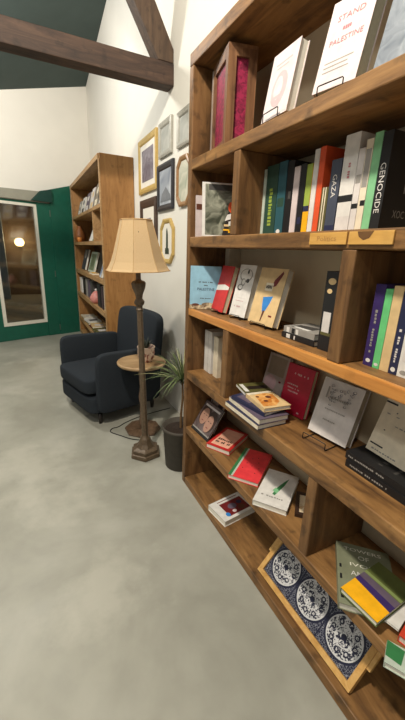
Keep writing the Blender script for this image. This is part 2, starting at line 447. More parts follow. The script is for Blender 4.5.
K = lambda n, c, **k: mat('print_'+n, c, k.pop('rough', .5), **k)
WHITE = K('white', (220, 217, 212)); PINKW = K('pale_pink', (212, 198, 197)); PINK = K('soft_pink', (202, 168, 170)); ROSE = K('rose_text', (186, 112, 120))
GREY = K('grey', (150, 146, 140)); DGREY = K('dark_grey', (70, 68, 66)); BLACK = K('black', (24, 24, 26)); RED = K('red', (196, 42, 40)); CRIM = K('crimson', (176, 24, 52))
NAVY = K('navy', (36, 40, 72)); PURP = K('purple', (56, 40, 96)); TEAL = K('teal', (44, 88, 98)); DGREEN = K('deep_green', (44, 74, 62)); LIME = K('lime', (150, 170, 70)); GREENB = K('bright_green', (104, 196, 124))
MINT = K('mint', (128, 190, 140)); TAN = K('tan', (216, 186, 136)); YEL = K('yellow', (244, 178, 22)); ORG = K('orange', (220, 84, 40)); SKY = K('sky_blue', (142, 186, 208)); BLUE = K('mid_blue', (48, 130, 205))
CRM = K('cream', (226, 214, 190)); PALEG = K('pale_green', (184, 196, 182)); SILV = K('silver', (198, 196, 196), rough=.3); OLIVE = K('olive', (92, 88, 48)); BROWN = K('brown', (96, 52, 36)); SKIN = K('skin', (170, 130, 112)); DRED = K('dark_red', (112, 26, 30))
GREYW = K('greyish_white', (214, 208, 204)); PLUM = K('plum_grey', (96, 84, 100)); LEAF = K('leaf_green', (52, 120, 70)); DK = K('near_black_brown', (40, 30, 26))

# ---- top row
bx = thing('decorative_box', 'wooden box with magenta patterned panels at the left of the top shelf', 'box', (.84, 1.485, z1))
BXC = (.846, 1.515)
u1 = Vector((.06, .265, 0)).normalized(); u2 = Vector((u1.y, -u1.x, 0))
bx.matrix_world = Matrix(((u2.x, u1.x, 0, BXC[0]), (u2.y, u1.y, 0, BXC[1]), (0, 0, 1, z1), (0, 0, 0, 1)))
BXW = wood('box_wood', (86, 56, 36), (120, 84, 56), (150, 110, 76), 'Z', .5)
bl, bd, bh = .235, .128, .362
bm = bmesh.new(); p_ = .036
for x in (0, bd-p_):
    for y in (0, bl-p_): add_box(bm, x, x+p_, y, y+p_, 0, bh)
for z in (0, bh-.03):
    add_box(bm, p_, bd-p_, 0, p_, z, z+.03); add_box(bm, p_, bd-p_, bl-p_, bl, z, z+.03)
    add_box(bm, 0, p_, p_, bl-p_, z, z+.03); add_box(bm, bd-p_, bd, p_, bl-p_, z, z+.03)
obj('frame', bm, BXW, bx)
bm = bmesh.new(); prism(bm, [(0, 0, bh+.0005), (bd, 0, bh+.0005), (bd, bl, bh+.0005), (0, bl, bh+.0005)], (0, 0, .012)); obj('lid', bm, BXW, bx)
MAG = blotch('magenta_tooled_panel', (104, 20, 48), (156, 38, 76), 42, .12, 'noise')
bm = bmesh.new(); e = .010
add_box(bm, p_+.0005, bd-p_-.0005, e, e+.006, .0305, bh-.0305); add_box(bm, e, e+.006, p_+.0005, bl-p_-.0005, .0305, bh-.0305)
add_box(bm, p_+.0005, bd-p_-.0005, bl-e-.006, bl-e, .0305, bh-.0305); add_box(bm, bd-e-.006, bd-e, p_+.0005, bl-p_-.0005, .0305, bh-.0305)
tag(obj('panel', bm, MAG, bx), 'magenta patterned panels')
bm = bmesh.new(); add_box(bm, -.004, .004, bl-.008, bl+.004, .0, bh); tag(obj('corner_strip', bm, mat('silver_strip', (190, 180, 172), .3, metallic=.6), bx), 'silver corner strip')

book('pale pink booklet standing on a wire stand beside the magenta box', (.842, 1.238, z1+.0045), -2.8, 10, .150, .214, .034, PINKW,
     [('F','ell',(.5,.42,.30,.26),PINK), ('F','ell',(.46,.44,.16,.17),PINKW), ('F','rect',(.24,.28,.7,.33),PINK), ('F','rect',(.2,.8,.8,.82),PINK), ('F','rect',(.25,.74,.7,.755),PINK)], name='booklet')
stand('black wire stand holding the pale pink booklet on the top shelf', (.842, 1.238, z1), -2.8, .15, .030, depth=.07, back=.12, lean=10)
book('tall white book with rose STAND PALESTINE title on the top shelf', (.834, .967, z1+.0045), 9, 14, .142, .245, .045, PINKW,
     [('F','rect',(.14,.30,.80,.315),GREY), ('F','rect',(.14,.25,.70,.265),GREY), ('F','rect',(.14,.20,.74,.212),GREY)],
     [('F','STAND',.20,.75,.80,.815,ROSE), ('F','~4,y',.38,.63,.58,.67,ROSE), ('F','PALESTINE',.14,.50,.88,.56,ROSE)], pages=mat('paper_greenish', (190, 190, 170), .85, .06, 120))
stand('black wire stand holding the tall white STAND book on the top shelf', (.834, .967, z1), 9, .142, .026, depth=.085, back=.15, lean=14)
SILP = blotch('silver_blue_wrap', (96, 104, 116), (146, 152, 160), 26, .3, 'noise', .25)
book('grey-blue shiny wrapped book at the right end of the top shelf', (.85, .765, z1), 12, 16, .17, .25, .03, SILP, [('F','rect',(.05,.78,.9,.95),SILV)])

# ---- second row
book('pale pink slim book with a brown band standing against the side panel', (.845, 1.779, z2), 84, 2, .13, .205, .013, PINKW,
     [('F','rect',(0,.66,1,.80),BROWN)], spine=PINKW)
MAGZ = blotch('foliage_print', (62, 66, 54), (150, 152, 136), 17, .16, 'noise', .35)
book('magazine with a grey-green foliage cover and white edge standing in the second row', (.828, 1.672, z2), 72, 8, .165, .258, .008, WHITE,
     [('F','rect',(.09,.03,.99,.97),MAGZ), ('F','rect',(.2,.86,.95,.965),DGREY), ('F','poly',[(.62,.03),(.99,.03),(.99,.62),(.80,.45)],DK), ('F','ell',(.9,.56,.09,.10),ORG), ('F','poly',[(.70,.30),(.98,.36),(.98,.46),(.78,.42)],WHITE), ('F','rect',(.68,.20,.98,.24),TAN), ('F','rect',(.66,.12,.98,.15),YEL)], name='magazine', cat='magazine')
zz = z2+.0002
for k, (lb, t, w, h, cv, dx, yw) in enumerate((('black paperback lying at the bottom of the small stack behind the foliage magazine', .018, .15, .20, BLACK, 0, 92),
        ('yellow-edged book second from bottom of the small stack behind the magazine', .016, .15, .20, YEL, .004, 88),
        ('dark olive book third from bottom of the small stack behind the magazine', .016, .14, .19, OLIVE, .006, 91),
        ('white paperback near the top of the small stack behind the magazine', .02, .14, .19, WHITE, .004, 90),
        ('orange book topmost of the small stack behind the foliage magazine', .024, .13, .18, ORG, .008, 86))):
    zz += t + .0004
    book(lb, (.925+dx, 1.402+.006*(k % 2), zz), yw if k else 90, 90, w, h-.012, t, cv, group='small stack behind the magazine')

sp = [ # label, y_right, thickness, height, depth, cover mat, art, text
 ('pale green slim standing book, leftmost in the plaque shelf row', 1.176, .036, .225, .15, PALEG, [], []),
 ('dark green standing book with yellow-green lettering down its spine', 1.107, .066, .232, .16, DGREEN, [], [('S','~11,a',.34,.68,.66,.14,LIME)]),
 ('teal blue standing book between the dark green and black books', 1.060, .044, .234, .16, TEAL, [('S','rect',(.1,.40,.9,.52),DGREEN), ('S','ell',(.5,.06,.25,.03),WHITE)], []),
 ('black standing book right of the teal one with faint dark marks', 1.023, .034, .228, .16, BLACK, [('S','rect',(.2,.5,.6,.6),DGREY)], []),
 ('pinkish white slim standing book between two black books', .993, .028, .205, .14, PINKW, [], []),
 ('black slim standing book with small blue spine mark', .962, .028, .208, .14, BLACK, [('S','rect',(.2,.16,.8,.26),NAVY)], []),
 ('standing book with green upper and yellow lower spine', .934, .026, .202, .14, YEL, [('S','rect',(0,.42,1,1),LIME), ('S','rect',(0,.34,1,.42),NAVY)], []),
 ('white standing book touching the orange-red one', .911, .021, .238, .155, WHITE, [], []),
 ('orange-red standing book with brighter spine than its neighbours', .886, .023, .240, .16, ORG, [], []),
 ('short olive striped standing book beside the orange-red one', .857, .027, .125, .14, OLIVE, [('S','rect',(.3,0,.45,1),CRM), ('S','rect',(.65,0,.8,1),CRM)], []),
 ('slate blue standing book with GAZA on its spine', .818, .038, .195, .15, K('slate', (66, 72, 88)), [('S','rect',(0,0,1,.12),NAVY)], [('S','GAZA',.28,.80,.72,.50,WHITE)]),
 ('thick white standing book with a black band round its spine', .764, .050, .248, .165, WHITE, [('S','rect',(0,.33,1,.40),BLACK), ('S','rect',(0,.02,1,.18),GREYW)], [('S','~6,b',.42,.72,.58,.56,ROSE)]),
 ('slim grey standing book left of another pale book near the green one', .742, .0205, .205, .15, GREYW, [('S','rect',(0,.30,1,.36),BLACK), ('S','rect',(.1,.6,.9,.7),GREY)], []),
 ('slim pale standing book directly left of the mint green one', .7195, .0215, .222, .15, CRM, [('S','rect',(0,.30,.7,.36),BLACK), ('S','rect',(.1,.5,.9,.9),GREY)], []),
 ('mint green standing book left of the black GENOCIDE book', .6935, .0245, .232, .155, MINT, [], []),
]
for lb, y0, t, h, dp, cv, art, tx in sp:
    y0, t, h = y0*1.127, min(t*1.127-.0004, 1.3425-y0*1.127), h*1.127+.0092
    book(lb, (.95, y0, z2), 90, 0, dp, h, t, cv, art, tx, group='standing books on the plaque shelf')
book('black book with GENOCIDE lettered down its spine, cover facing out', (.95, .7483, z2), 90, 0, .17, .266, .0318, BLACK,
     [('F','rect',(.50,.42,.53,.52),GREY)], [('S','GENOCIDE',.22,.70,.78,.20,WHITE), ('F','XOC',.30,.16,.62,.24,GREY)])

# ---- third row
ROCK = blotch('rocky_shore_print', (92, 66, 44), (216, 196, 160), 30, .15, 'noise')
book('pale blue book with PALESTINE title standing at the left end of the third row', (.818, 1.782, z3), 58, 4, .170, .235, .012, SKY,
     [('F','rect',(.0,.0,1,.10),ROCK), ('F','ell',(.2,.10,.12,.03),BROWN), ('F','ell',(.62,.11,.22,.05),ROCK)],
     [('F','~14,w',.28,.62,.74,.645,DGREY), ('F','~4,x',.46,.545,.58,.57,DGREY), ('F','PALESTINE',.24,.44,.80,.50,NAVY), ('F','~9,v',.34,.245,.70,.265,DGREY)])
book('red book with a white middle band leaning on the third row', (.905, 1.685, z3+.0045), -4, 15, .138, .240, .028, RED,
     [('F','poly',[(0,.44),(1,.50),(1,.56),(.6,.60),(0,.56)],WHITE)], pages=CREAM)
stand('black wire stand under the red leaning book', (.905, 1.685, z3), -4, .138, .020, depth=.075, back=.13)
book('white book with a grey ink doodle leaning between red and tan books', (.905, 1.492, z3+.0045), 8, 14, .116, .252, .034, WHITE,
     [('F','ell',(.5,.80,.38,.13),GREY), ('F','ell',(.5,.81,.33,.105),WHITE), ('F','ell',(.40,.66,.13,.08),GREY), ('F','ell',(.42,.67,.09,.05),WHITE), ('F','ell',(.66,.70,.10,.04),DGREY), ('F','ell',(.28,.56,.16,.06),DGREY), ('F','ell',(.30,.57,.12,.04),WHITE), ('F','ell',(.6,.87,.06,.04),DGREY), ('F','rect',(.2,.36,.78,.37),GREYW), ('F','rect',(.2,.30,.7,.31),PINK)],
     [('F','~6,o',.2,.18,.6,.21,PINK)])
stand('black wire stand under the white doodle book on the third row', (.905, 1.492, z3), 8, .116, .020, depth=.08, back=.13)
book('tan book with a blue shape and dark red plume on its cover', (.905, 1.322, z3+.0045), 3, 14.6, .172, .248, .034, TAN,
     [('F','poly',[(.36,.48),(.72,.52),(.66,.38),(.56,.24),(.46,.22),(.40,.34)],BLUE), ('F','poly',[(.48,.25),(.56,.25),(.50,.05),(.46,.05)],BROWN), ('F','poly',[(.55,.66),(.72,.70),(.88,.92),(.84,.96),(.62,.80)],DRED), ('F','rect',(.34,.60,.62,.74),CRM), ('F','rect',(.74,.16,.86,.19),DRED)],
     [('F','~6,p',.37,.64,.60,.70,DK)])
stand('black wire stand under the tan book with the blue shape', (.905, 1.322, z3), 3, .172, .020, depth=.085, back=.14)
book('black and white striped book lying beneath a silvery one on the third row', (.893, .882, z3+.021), 90, 90, .15, .178, .02, BLACK,
     [('S','rect',(.1,.72,.9,.84),WHITE), ('S','rect',(.15,.56,.85,.60),GREYW)])
book('silvery grey book with striped spine lying topmost of two', (.898, .888, z3+.0445), 90, 90, .14, .168, .022, GREY,
     [('S','rect',(.05,.80,.95,.90),WHITE), ('S','rect',(.05,.62,.95,.72),BLACK), ('S','rect',(.05,.50,.95,.58),WHITE), ('F','poly',[(.1,.3),(.7,.35),(.5,.9),(.12,.85)],DGREY), ('F','poly',[(.1,.3),(.25,.3),(.25,.8),(.12,.8)],WHITE)])
book('tall black book with white spine label left of another black one by the divider', (.895, .812, z3), 90, 0, .15, .265, .055, BLACK,
     [('S','rect',(.25,.22,.85,.50),GREYW), ('S','ell',(.5,.88,.3,.04),TAN), ('S','ell',(.6,.76,.2,.03),TAN), ('S','rect',(.1,.2,.9,.24),OLIVE)])
book('tall black book with white spine label touching the upright divider', (.895, .7565, z3), 90, 0, .15, .262, .055, BLACK,
     [('S','rect',(.2,.20,.75,.50),WHITE)])
for lb, y0, t, h, cv, art, tx in (
    ('dark purple standing book with pale dotted lettering, nearest right of the divider', .606, .030, .246, PURP, [('S','ell',(.5,.07,.25,.025),WHITE)], [('S','~14,c',.38,.70,.62,.16,GREY)]),
    ('bright green standing book right of the purple one', .584, .021, .236, GREENB, [('S','ell',(.5,.05,.3,.02),WHITE)], []),
    ('tan standing book between the bright green and navy ones', .556, .027, .246, TAN, [], []),
    ('navy standing book with white spine lettering beside the tan one', .532, .023, .235, NAVY, [('S','ell',(.5,.06,.3,.03),WHITE)], [('S','~13,d',.36,.60,.64,.14,GREYW)]),
    ('white standing book at the right edge of the third row', .498, .033, .225, WHITE, [('S','rect',(.2,.2,.8,.6),GREYW), ('S','ell',(.5,.06,.3,.03),GREY)], [])):
    y0, t, h = y0*1.069, t*1.069-.0004, h*1.069-.0216
    book(lb, (.90, y0, z3), 90, 0, .16, h, t, cv, art, tx, group='standing books right of the divider')

# ---- fourth row
for lb, y0, t, h in (('white standing book nearest the side panel in the fourth row cubby', 1.740, .044, .252), ('white standing book second from the side panel in the fourth row cubby', 1.697, .041, .252),
                     ('slim cream standing book left of three in the fourth row cubby', 1.653, .016, .236), ('slim cream standing book middle of three in the fourth row cubby', 1.636, .0155, .24), ('slim cream standing book right of three beside the divider', 1.6195, .015, .236)):
    book(lb, (.925, y0, z4), 90, 0, .15, h, t, WHITE if t > .03 else CRM, [('S','rect',(.94,0,1,1),GREY)] if t > .03 else [], group='pale books in the fourth row cubby')
FIGP = blotch('orange_figure_print', (196, 120, 50), (232, 176, 104), 22, .12, 'noise', .45)
FIG = [('F','poly',[(.06,.12),(.5,.08),(.8,.3),(.88,.75),(.6,.92),(.2,.8)],FIGP), ('F','ell',(.6,.62,.10,.08),BROWN), ('F','ell',(.35,.4,.08,.06),BROWN), ('F','ell',(.24,.7,.06,.05),BROWN)]
book('white-edged thick book lying at the bottom of the fourth row stack', (.788, 1.022, z4+.0225), 90, 90, .150, .262, .022, NAVY, [], spine=CRM)
book('purple-covered book lying second from bottom of the fourth row stack', (.794, 1.022, z4+.0465), 88, 90, .148, .255, .0235, PLUM, [('F','poly',[(.1,.55),(.5,.6),(.4,.9),(.1,.9)],PINKW), ('F','ell',(.5,.6,.2,.15),NAVY)], spine=CRM)
book('navy book lying skewed under the orange-figure book in the stack', (.826, 1.035, z4+.064), 98, 90, .13, .215, .017, NAVY, [('F','rect',(.1,.5,.6,.9),PLUM)])
book('book with orange figure on a tan cover, top of the fourth row stack', (.828, 1.040, z4+.083), 84, 90, .13, .165, .0185, TAN, FIG + [('F','rect',(0,.88,1,1),CRM)])
book('dark olive book with white edge lying at the back of the stack', (.850, 1.22, z4+.080), 78, 90, .14, .115, .0155, OLIVE, [('F','rect',(.06,.1,.2,.9),WHITE), ('F','rect',(.24,.3,.94,.62),DK)], spine=WHITE)
book('grey-pink book leaning at the back behind the lying stack', (1.015, 1.330, z4), 4, 14, .14, .225, .022, K('dusty_pink', (176, 160, 152)),
     [('F','rect',(.1,.55,.9,.95),K('dusty_brown', (150, 134, 116))), ('F','ell',(.35,.35,.3,.18),PINK), ('F','rect',(.75,.42,.85,.46),DRED)])
book('crimson red book with pink script leaning behind the lying stack', (1.000, 1.158, z4), 7, 12, .148, .222, .026, CRIM, [('F','rect',(.72,.06,.80,.09),PINK)],
     [('F','~9,h',.30,.80,.84,.84,PINK), ('F','~6,i',.12,.57,.55,.60,PINK), ('F','~10,j',.16,.50,.62,.53,PINK), ('F','~8,k',.2,.43,.6,.46,PINK)], pages=CREAM)
DOOD = []
rd = random.Random(11); SKETCH = K('sketch_grey', (128, 124, 128))
for k in range(34):
    cx, cz = rd.uniform(.24, .80), rd.uniform(.55, .90)
    rx, rz = rd.uniform(.02, .05), rd.uniform(.012, .028)
    DOOD += [('F','ell',(cx, cz, rx, rz), SKETCH), ('F','ell',(cx+.006, cz+.003, rx*.6, rz*.6), GREYW)]
DOOD += [('F','rect',(.18,.66,.22,.86),GREY)]
book('white book with grey ornamental script leaning on a wire stand in the fourth row', (.972, .931, z4+.0045), 7, 18, .174, .226, .038, GREYW, DOOD,
     [('F','~11,l',.30,.67,.76,.70,GREY), ('F','~12,m',.26,.47,.78,.49,GREY), ('F','~8,n',.3,.28,.62,.305,GREY)], pages=mat('paper_grey', (176, 168, 150), .85, .06, 120))
stand('large black wire stand under the white ornamental script book', (.945, .935, z4), 7, .174, .030, gap=.035, depth=.115, back=.13, lean=18)
book('black book with white spine text lying lowest in the black pair', (.928, .462, z4+.0265), 90, 90, .155, .235, .0262, BLACK, [], [('S','~20,e',.38,.92,.62,.32,GREY)])
book('black book lying topmost of the black pair with white spine text', (.932, .470, z4+.0535), 90, 90, .15, .235, .0262, BLACK, [('F','rect',(.2,.3,.5,.34),DGREY)], [('S','~20,f',.38,.95,.62,.36,GREY), ('F','~7,g',.2,.5,.8,.57,DGREY)])
book('cream book with dotted lettering and two black bars leaning on the black pair', (1.000, .684, z4+.0538), -3, 20, .165, .20, .02, CRM,
     [('F','rect',(.04,.13,.34,.155),BLACK), ('F','rect',(.0,.88,.26,.91),BLACK), ('F','rect',(.30,.76,.33,.78),DGREY), ('F','rect',(.62,.76,.65,.78),DGREY), ('F','rect',(.2,.42,.23,.44),DGREY), ('F','rect',(.7,.42,.74,.44),DGREY)],
     [('F','~7,s',.12,.70,.80,.72,GREY), ('F','~8,t',.3,.55,.95,.57,GREY), ('F','~9,u',.12,.05,.7,.075,GREY)])

# ---- fifth row
HAIR = K('hair_brown', (62, 44, 38)); FBG = blotch('photo_cover_print', (58, 48, 50), (128, 110, 108), 14, .25, 'noise', .4)
FACE = [('F','rect',(.02,.08,.98,.98),FBG), ('F','ell',(.30,.60,.25,.33),HAIR), ('F','ell',(.70,.50,.25,.34),HAIR), ('F','ell',(.31,.54,.19,.26),SKIN), ('F','ell',(.67,.42,.18,.26),SKIN), ('F','rect',(.20,.58,.28,.60),HAIR), ('F','rect',(.34,.58,.42,.60),HAIR), ('F','rect',(.26,.40,.36,.42),DRED), ('F','rect',(.57,.47,.65,.49),HAIR), ('F','rect',(.70,.47,.78,.49),HAIR), ('F','rect',(.62,.29,.72,.31),DRED), ('F','rect',(.10,.84,.9,.90),GREYW), ('F','rect',(.02,.08,.98,.12),GREY)]
book('magazine with two faces on its cover leaning at the left of the fifth row', (.845, 1.775, z5), 3, 33, .20, .205, .009, BLACK, FACE, name='magazine', cat='magazine')
book('greyish picture magazine leaning behind the one with two faces', (.93, 1.79, z5), 0, 22, .15, .25, .009, GREYW, [('F','rect',(.05,.1,.95,.95),PLUM), ('F','ell',(.35,.7,.25,.14),GREYW), ('F','ell',(.7,.45,.2,.2),GREY), ('F','rect',(.2,.82,.8,.9),WHITE)], name='magazine', cat='magazine')
book('red and cream book lying in the fifth row beside the magazines', (.829, 1.533, z5+.027), 30, 90, .150, .235, .027, RED,
     [('F','rect',(.12,.08,.88,.92),K('salmon', (236, 176, 150)))],
     [('F','~8,q',.20,.33,.82,.42,DK), ('F','~8,r',.20,.20,.82,.29,DK)], pages=PAGES)
SEEDS = [('F','ell',(x, z, .016, .012), DK) for x, z in ((.35,.5),(.55,.45),(.7,.6),(.45,.68),(.62,.75),(.8,.42),(.3,.32),(.75,.25))]
book('red watermelon-print book with green rind edge lying in the fifth row', (.798, 1.238, z5+.022), 38, 90, .155, .275, .022, K('melon_red', (226, 60, 66)),
     [('F','rect',(0,0,.10,1),LEAF), ('F','rect',(.10,0,.16,1),PALEG), ] + SEEDS)
BR = [('F','poly',[(.44,.30),(.52,.28),(.68,.62),(.74,.86),(.64,.74),(.50,.52)],LEAF), ('F','poly',[(.40,.40),(.56,.34),(.58,.44),(.46,.50)],MINT)]
book('white book with a green brush stroke lying in the fifth row', (.803, 1.030, z5+.027), 37, 90, .152, .262, .027, WHITE, BR, [('F','~9,z',.14,.20,.80,.235,GREY)])
fr = thing('photo_frame', 'small dark brown photo frame lying beside the white brush-stroke book', 'picture frame', M=book_matrix((.926, .893, z5+.0165), 46, 90))
bm = bmesh.new(); fwid, fh, ft, fe = .112, .155, .0155, .016
add_box(bm, 0, fe, 0, ft, 0, fh); add_box(bm, fwid-fe, fwid, 0, ft, 0, fh); add_box(bm, fe, fwid-fe, 0, ft, 0, fe); add_box(bm, fe, fwid-fe, 0, ft, fh-fe, fh)
obj('moulding', bm, mat('dark_brown_frame', (52, 34, 26), .4), fr)
boxobj('picture', (fe, fwid-fe, .005, .009, fe, fh-fe), blotch('sepia_print', (196, 160, 118), (230, 210, 178), 24, .06, 'noise', .5, .36), fr)
LT = K('towers_letter', (232, 230, 214))
book('large grey-green book lettered TOWERS OF IVORY lying right of the divider', (.782, .520, z5+.026), 45, 90, .182, .262, .026, K('moss', (126, 130, 106)),
     [('F','rect',(.04,.08,.09,.22),BLACK), ('F','rect',(.04,.36,.08,.44),BLACK), ('F','rect',(.04,.54,.08,.60),BLACK)],
     [('F','TOWERS',.14,.87,.84,.925,LT), ('F','OF',.40,.74,.60,.81,LT), ('F','IVORY',.24,.61,.82,.665,LT), ('F','AND',.24,.46,.58,.53,WHITE), ('F','STEEL',.28,.33,.86,.40,WHITE)])
book('thin white booklet lying between the TOWERS book and the yellow one', (.850, .462, z5+.0335), 14, 90, .085, .15, .007, WHITE, name='booklet')
book('yellow, purple and green painted book lying on the TOWERS book', (.806, .540, z5+.0535), 4, 90, .128, .20, .0195, K('dark_olive_green', (98, 108, 58)),
     [('F','rect',(0,0,1,.36),YEL), ('F','poly',[(0,.36),(1,.30),(1,.44),(0,.47)],PURP), ('F','poly',[(0,.47),(1,.44),(1,.58),(0,.60)],PLUM), ('F','rect',(0,.60,1,.66),K('sage', (130, 146, 88)))])
book('orange-red book lying at the right edge of the fifth row', (.866, .374, z5+.025), 14, 90, .13, .12, .025, K('vermilion', (206, 66, 44)), [('F','poly',[(.5,.0),(1,0),(1,.3),(.7,.2)],DRED)])
book('green and white leaf-patterned book lying over the shelf edge at far right', (.768, .347, z5+.020), 30, 90, .13, .068, .020, PALEG,
     [('F','poly',[(0,.3),(.3,.2),(.35,.9),(0,1)],LEAF), ('F','poly',[(.5,.2),(.9,.1),(1,.9),(.6,1)],LEAF)])

# ---- bottom row
book('white book with a dark red picture lying on the bottom shelf', (.823, 1.462, z6+.037), 8, 90, .158, .225, .037, WHITE,
     [('F','rect',(.22,.22,.88,.90),DRED), ('F','ell',(.5,.5,.14,.13),PLUM), ('F','ell',(.7,.7,.12,.10),BROWN), ('F','ell',(.45,.75,.1,.08),NAVY), ('F','ell',(.74,.45,.07,.06),PINKW), ('F','ell',(.78,.22,.10,.06),BLUE), ('F','rect',(.10,.22,.13,.85),DRED)])
tr_ = thing('serving_tray', 'wooden tray with navy and white medallion tiles leaning on the bottom shelf', 'tray', M=book_matrix((.847, 1.002, z6+.016), 0, 41.6))
tw, th, tt, te = .539, .30, .022, .022
TW = wood('tray_wood', (186, 138, 70), (206, 160, 92), (222, 182, 116), 'Y', .45, 12, .08, .1)
bm = bmesh.new()
add_box(bm, 0, te, 0, tt, 0, th); add_box(bm, tw-te, tw, 0, tt, 0, th); add_box(bm, te, tw-te, 0, tt, 0, te); add_box(bm, te, tw-te, 0, tt, th-te, th)
obj('rim', bm, TW, tr_)
bm = bmesh.new(); add_box(bm, tw*.36, tw*.66, .002, .008, -.006, -.0003); tag(obj('grip', bm, mat('grip_brown', (122, 78, 40), .5), tr_), 'brown grip on the long edge')
for x0 in (-.014, tw+.0003):
    bm = bmesh.new(); add_box(bm, x0, x0+.0137, .003, tt-.003, th*.34, th*.66); obj('end_handle', bm, TW, tr_)
NV = mat('tile_navy', (30, 33, 56), .35, .1); TWH = mat('tile_white', (206, 206, 206), .35, .04)
PATN = blotch('tile_lace_navy', (160, 162, 172), (28, 31, 54), 120, .03, 'voronoi', .35, .04)
PATW = blotch('tile_floral', (28, 31, 54), (208, 208, 208), 92, .03, 'noise', .35, .48)
bm = bmesh.new(); add_box(bm, te+.0003, tw-te-.0003, .009, tt-.004, te+.0003, th-te-.0003, 0)
pitch = (tw-2*te)/3
def disc(cx, cz, r0, r1, mi, y, seg=36):
    for k in range(seg):
        a, b_ = 2*PI*k/seg, 2*PI*(k+1)/seg
        f = lambda r, t: Vector((cx+r*math.cos(t), y, cz+r*math.sin(t)))
        if r0 == 0: poly(bm, [Vector((cx, y, cz)), f(r1, a), f(r1, b_)], mi)
        else: poly(bm, [f(r0, a), f(r1, a), f(r1, b_), f(r0, b_)], mi)
for k in range(3):
    cx = te + pitch*(k+.5); rr = pitch*.485; cz = te + rr + .008
    disc(cx, cz, 0, rr, 1, .0086); disc(cx, cz, 0, rr*.90, 2, .0083); disc(cx, cz, 0, rr*.84, 3, .0080); disc(cx, cz, rr*.40, rr*.45, 2, .0078); disc(cx, cz, 0, rr*.14, 1, .0077)
    for q in range(8):
        a = 2*PI*q/8
        disc(cx+rr*.62*math.cos(a), cz+rr*.62*math.sin(a), rr*.07, rr*.13, 1, .0078, 12)
for k in (1, 2):
    x = te+pitch*k
    poly(bm, [(x-.003, .0088, te), (x+.003, .0088, te), (x+.003, .0088, th-te), (x-.003, .0088, th-te)], 1)
tag(obj('tile_panel', bm, [PATN, NV, TWH, PATW], tr_, recalc=False), 'navy tiles with round white floral medallions')

# ------------------------------------------------------------------ far bookcase
fb = thing('bookcase', 'tall far bookcase beside the green door, its orange-brown side facing the lamp', 'bookcase', (0, 0, 0))
FW = wood('far_case_wood', (134, 92, 46), (160, 114, 62), (176, 130, 76), 'Z', .5, 9, .1, .35)
FE = wood('far_case_edge', (146, 110, 68), (170, 132, 86), (190, 154, 108), 'Y', .5, 9, .1, .2)
FXB = .822; FY0, FY1 = 4.165, 6.62
def fpart(n, d_, m, bev=.003): return boxobj(n, d_, m, fb, bev)
fpart('side_panel', (FXB+.012, 1.196, FY0, FY0+.05, 0, 2.45), FW); fpart('side_panel', (FXB+.012, 1.196, FY1-.05, FY1, 0, 2.40), FW)
fpart('edge_strip', (FXB, FXB+.0118, FY0, FY0+.05, 0, 2.40), FE); fpart('edge_strip', (FXB, FXB+.0118, FY1-.05, FY1, 0, 2.40), FE)
fpart('top_board', (FXB, 1.196, FY0+.0505, FY1, 2.402, 2.455), FE)
for a0, a1 in ((0, .06), (.25, .30), (.69, .75), (1.08, 1.14), (1.53, 1.575), (1.925, 1.965)):
    fpart('shelf', (FXB, 1.149, FY0+.0505, FY1-.0505, a0, a1), FE)
fpart('back_panel', (1.15, 1.163, FY0+.0505, FY1-.0505, 0, 2.40), mat('dark_back_board', (84, 60, 44), .8), 0)
fpart('divider', (FXB+.003, 1.149, 4.71, 4.75, 1.5755, 1.9245), FE, .002)
f1, f2, f3, f4, f5 = 1.9655, 1.5755, 1.1405, .7505, .3005
for i, (lb, y, w, h, cv, acc) in enumerate((
    ('grey book leaning at the left end of the far bookcase top shelf', 6.35, .26, .22, GREY, WHITE),
    ('white book with dark stripe second from left on the far top shelf', 6.00, .26, .24, WHITE, DGREY),
    ('brown-grey book in the middle of the far bookcase top shelf', 5.62, .28, .26, PLUM, GREYW),
    ('pale white book right of the middle on the far top shelf', 5.24, .24, .28, GREYW, TAN),
    ('tan-grey book second from right on the far top shelf', 4.94, .24, .30, K('taupe', (128, 116, 98)), CRM),
    ('large dark grey book at the right end of the far top shelf', 4.62, .28, .31, K('charcoal_taupe', (112, 104, 94)), WHITE))):
    book(lb, (.875, y, f1), 0, 14, w, h, .03, cv, [('F','rect',(.15,.1,.85,.35),acc), ('F','ell',(.5,.7,.25,.14),acc)], group='books on the far top shelf')
book('white tilted book on the second shelf of the far bookcase', (.885, 5.45, f2), 4, 22, .40, .27, .03, WHITE, [('F','rect',(.5,.0,.95,.16),LEAF), ('F','rect',(.55,.55,.9,.9),GREY)])
book('dark brown book leaning behind the white one on the far second shelf', (.98, 5.95, f2), 0, 12, .25, .27, .03, BROWN)
book('black standing book right of the divider on the far second shelf', (.93, 4.45, f2), 90, 0, .18, .26, .05, BLACK)
vs = thing('vase', 'brown pottery vase at the left of the far second shelf', 'vase', (.90, 6.42, f2))
bm = bmesh.new(); lathe(bm, [(.05, 0), (.085, .05), (.09, .11), (.055, .19), (.04, .23), (.05, .25)], 18); obj('body', bm, mat('brown_pottery', (150, 92, 48), .5), vs)
cd = thing('candle', 'small orange candle in front of the pottery vase on the far second shelf', 'candle', (.86, 6.18, f2))
bm = bmesh.new(); lathe(bm, [(.035, 0), (.035, .07)], 14); obj('body', bm, mat('orange_wax', (226, 140, 62), .5), cd)
bm = bmesh.new(); tube(bm, [(0, 0, .0702), (.002, 0, .085)], .002, 6); obj('wick', bm, BLACK, cd)
book('grey-green framed print book leaning on the far third shelf', (.885, 5.72, f3), 2, 16, .40, .30, .025, PALEG, [('F','rect',(.1,.1,.9,.9),K('greygreen', (112, 122, 92))), ('F','ell',(.5,.5,.25,.25),K('deepgreygreen', (84, 92, 66)))])
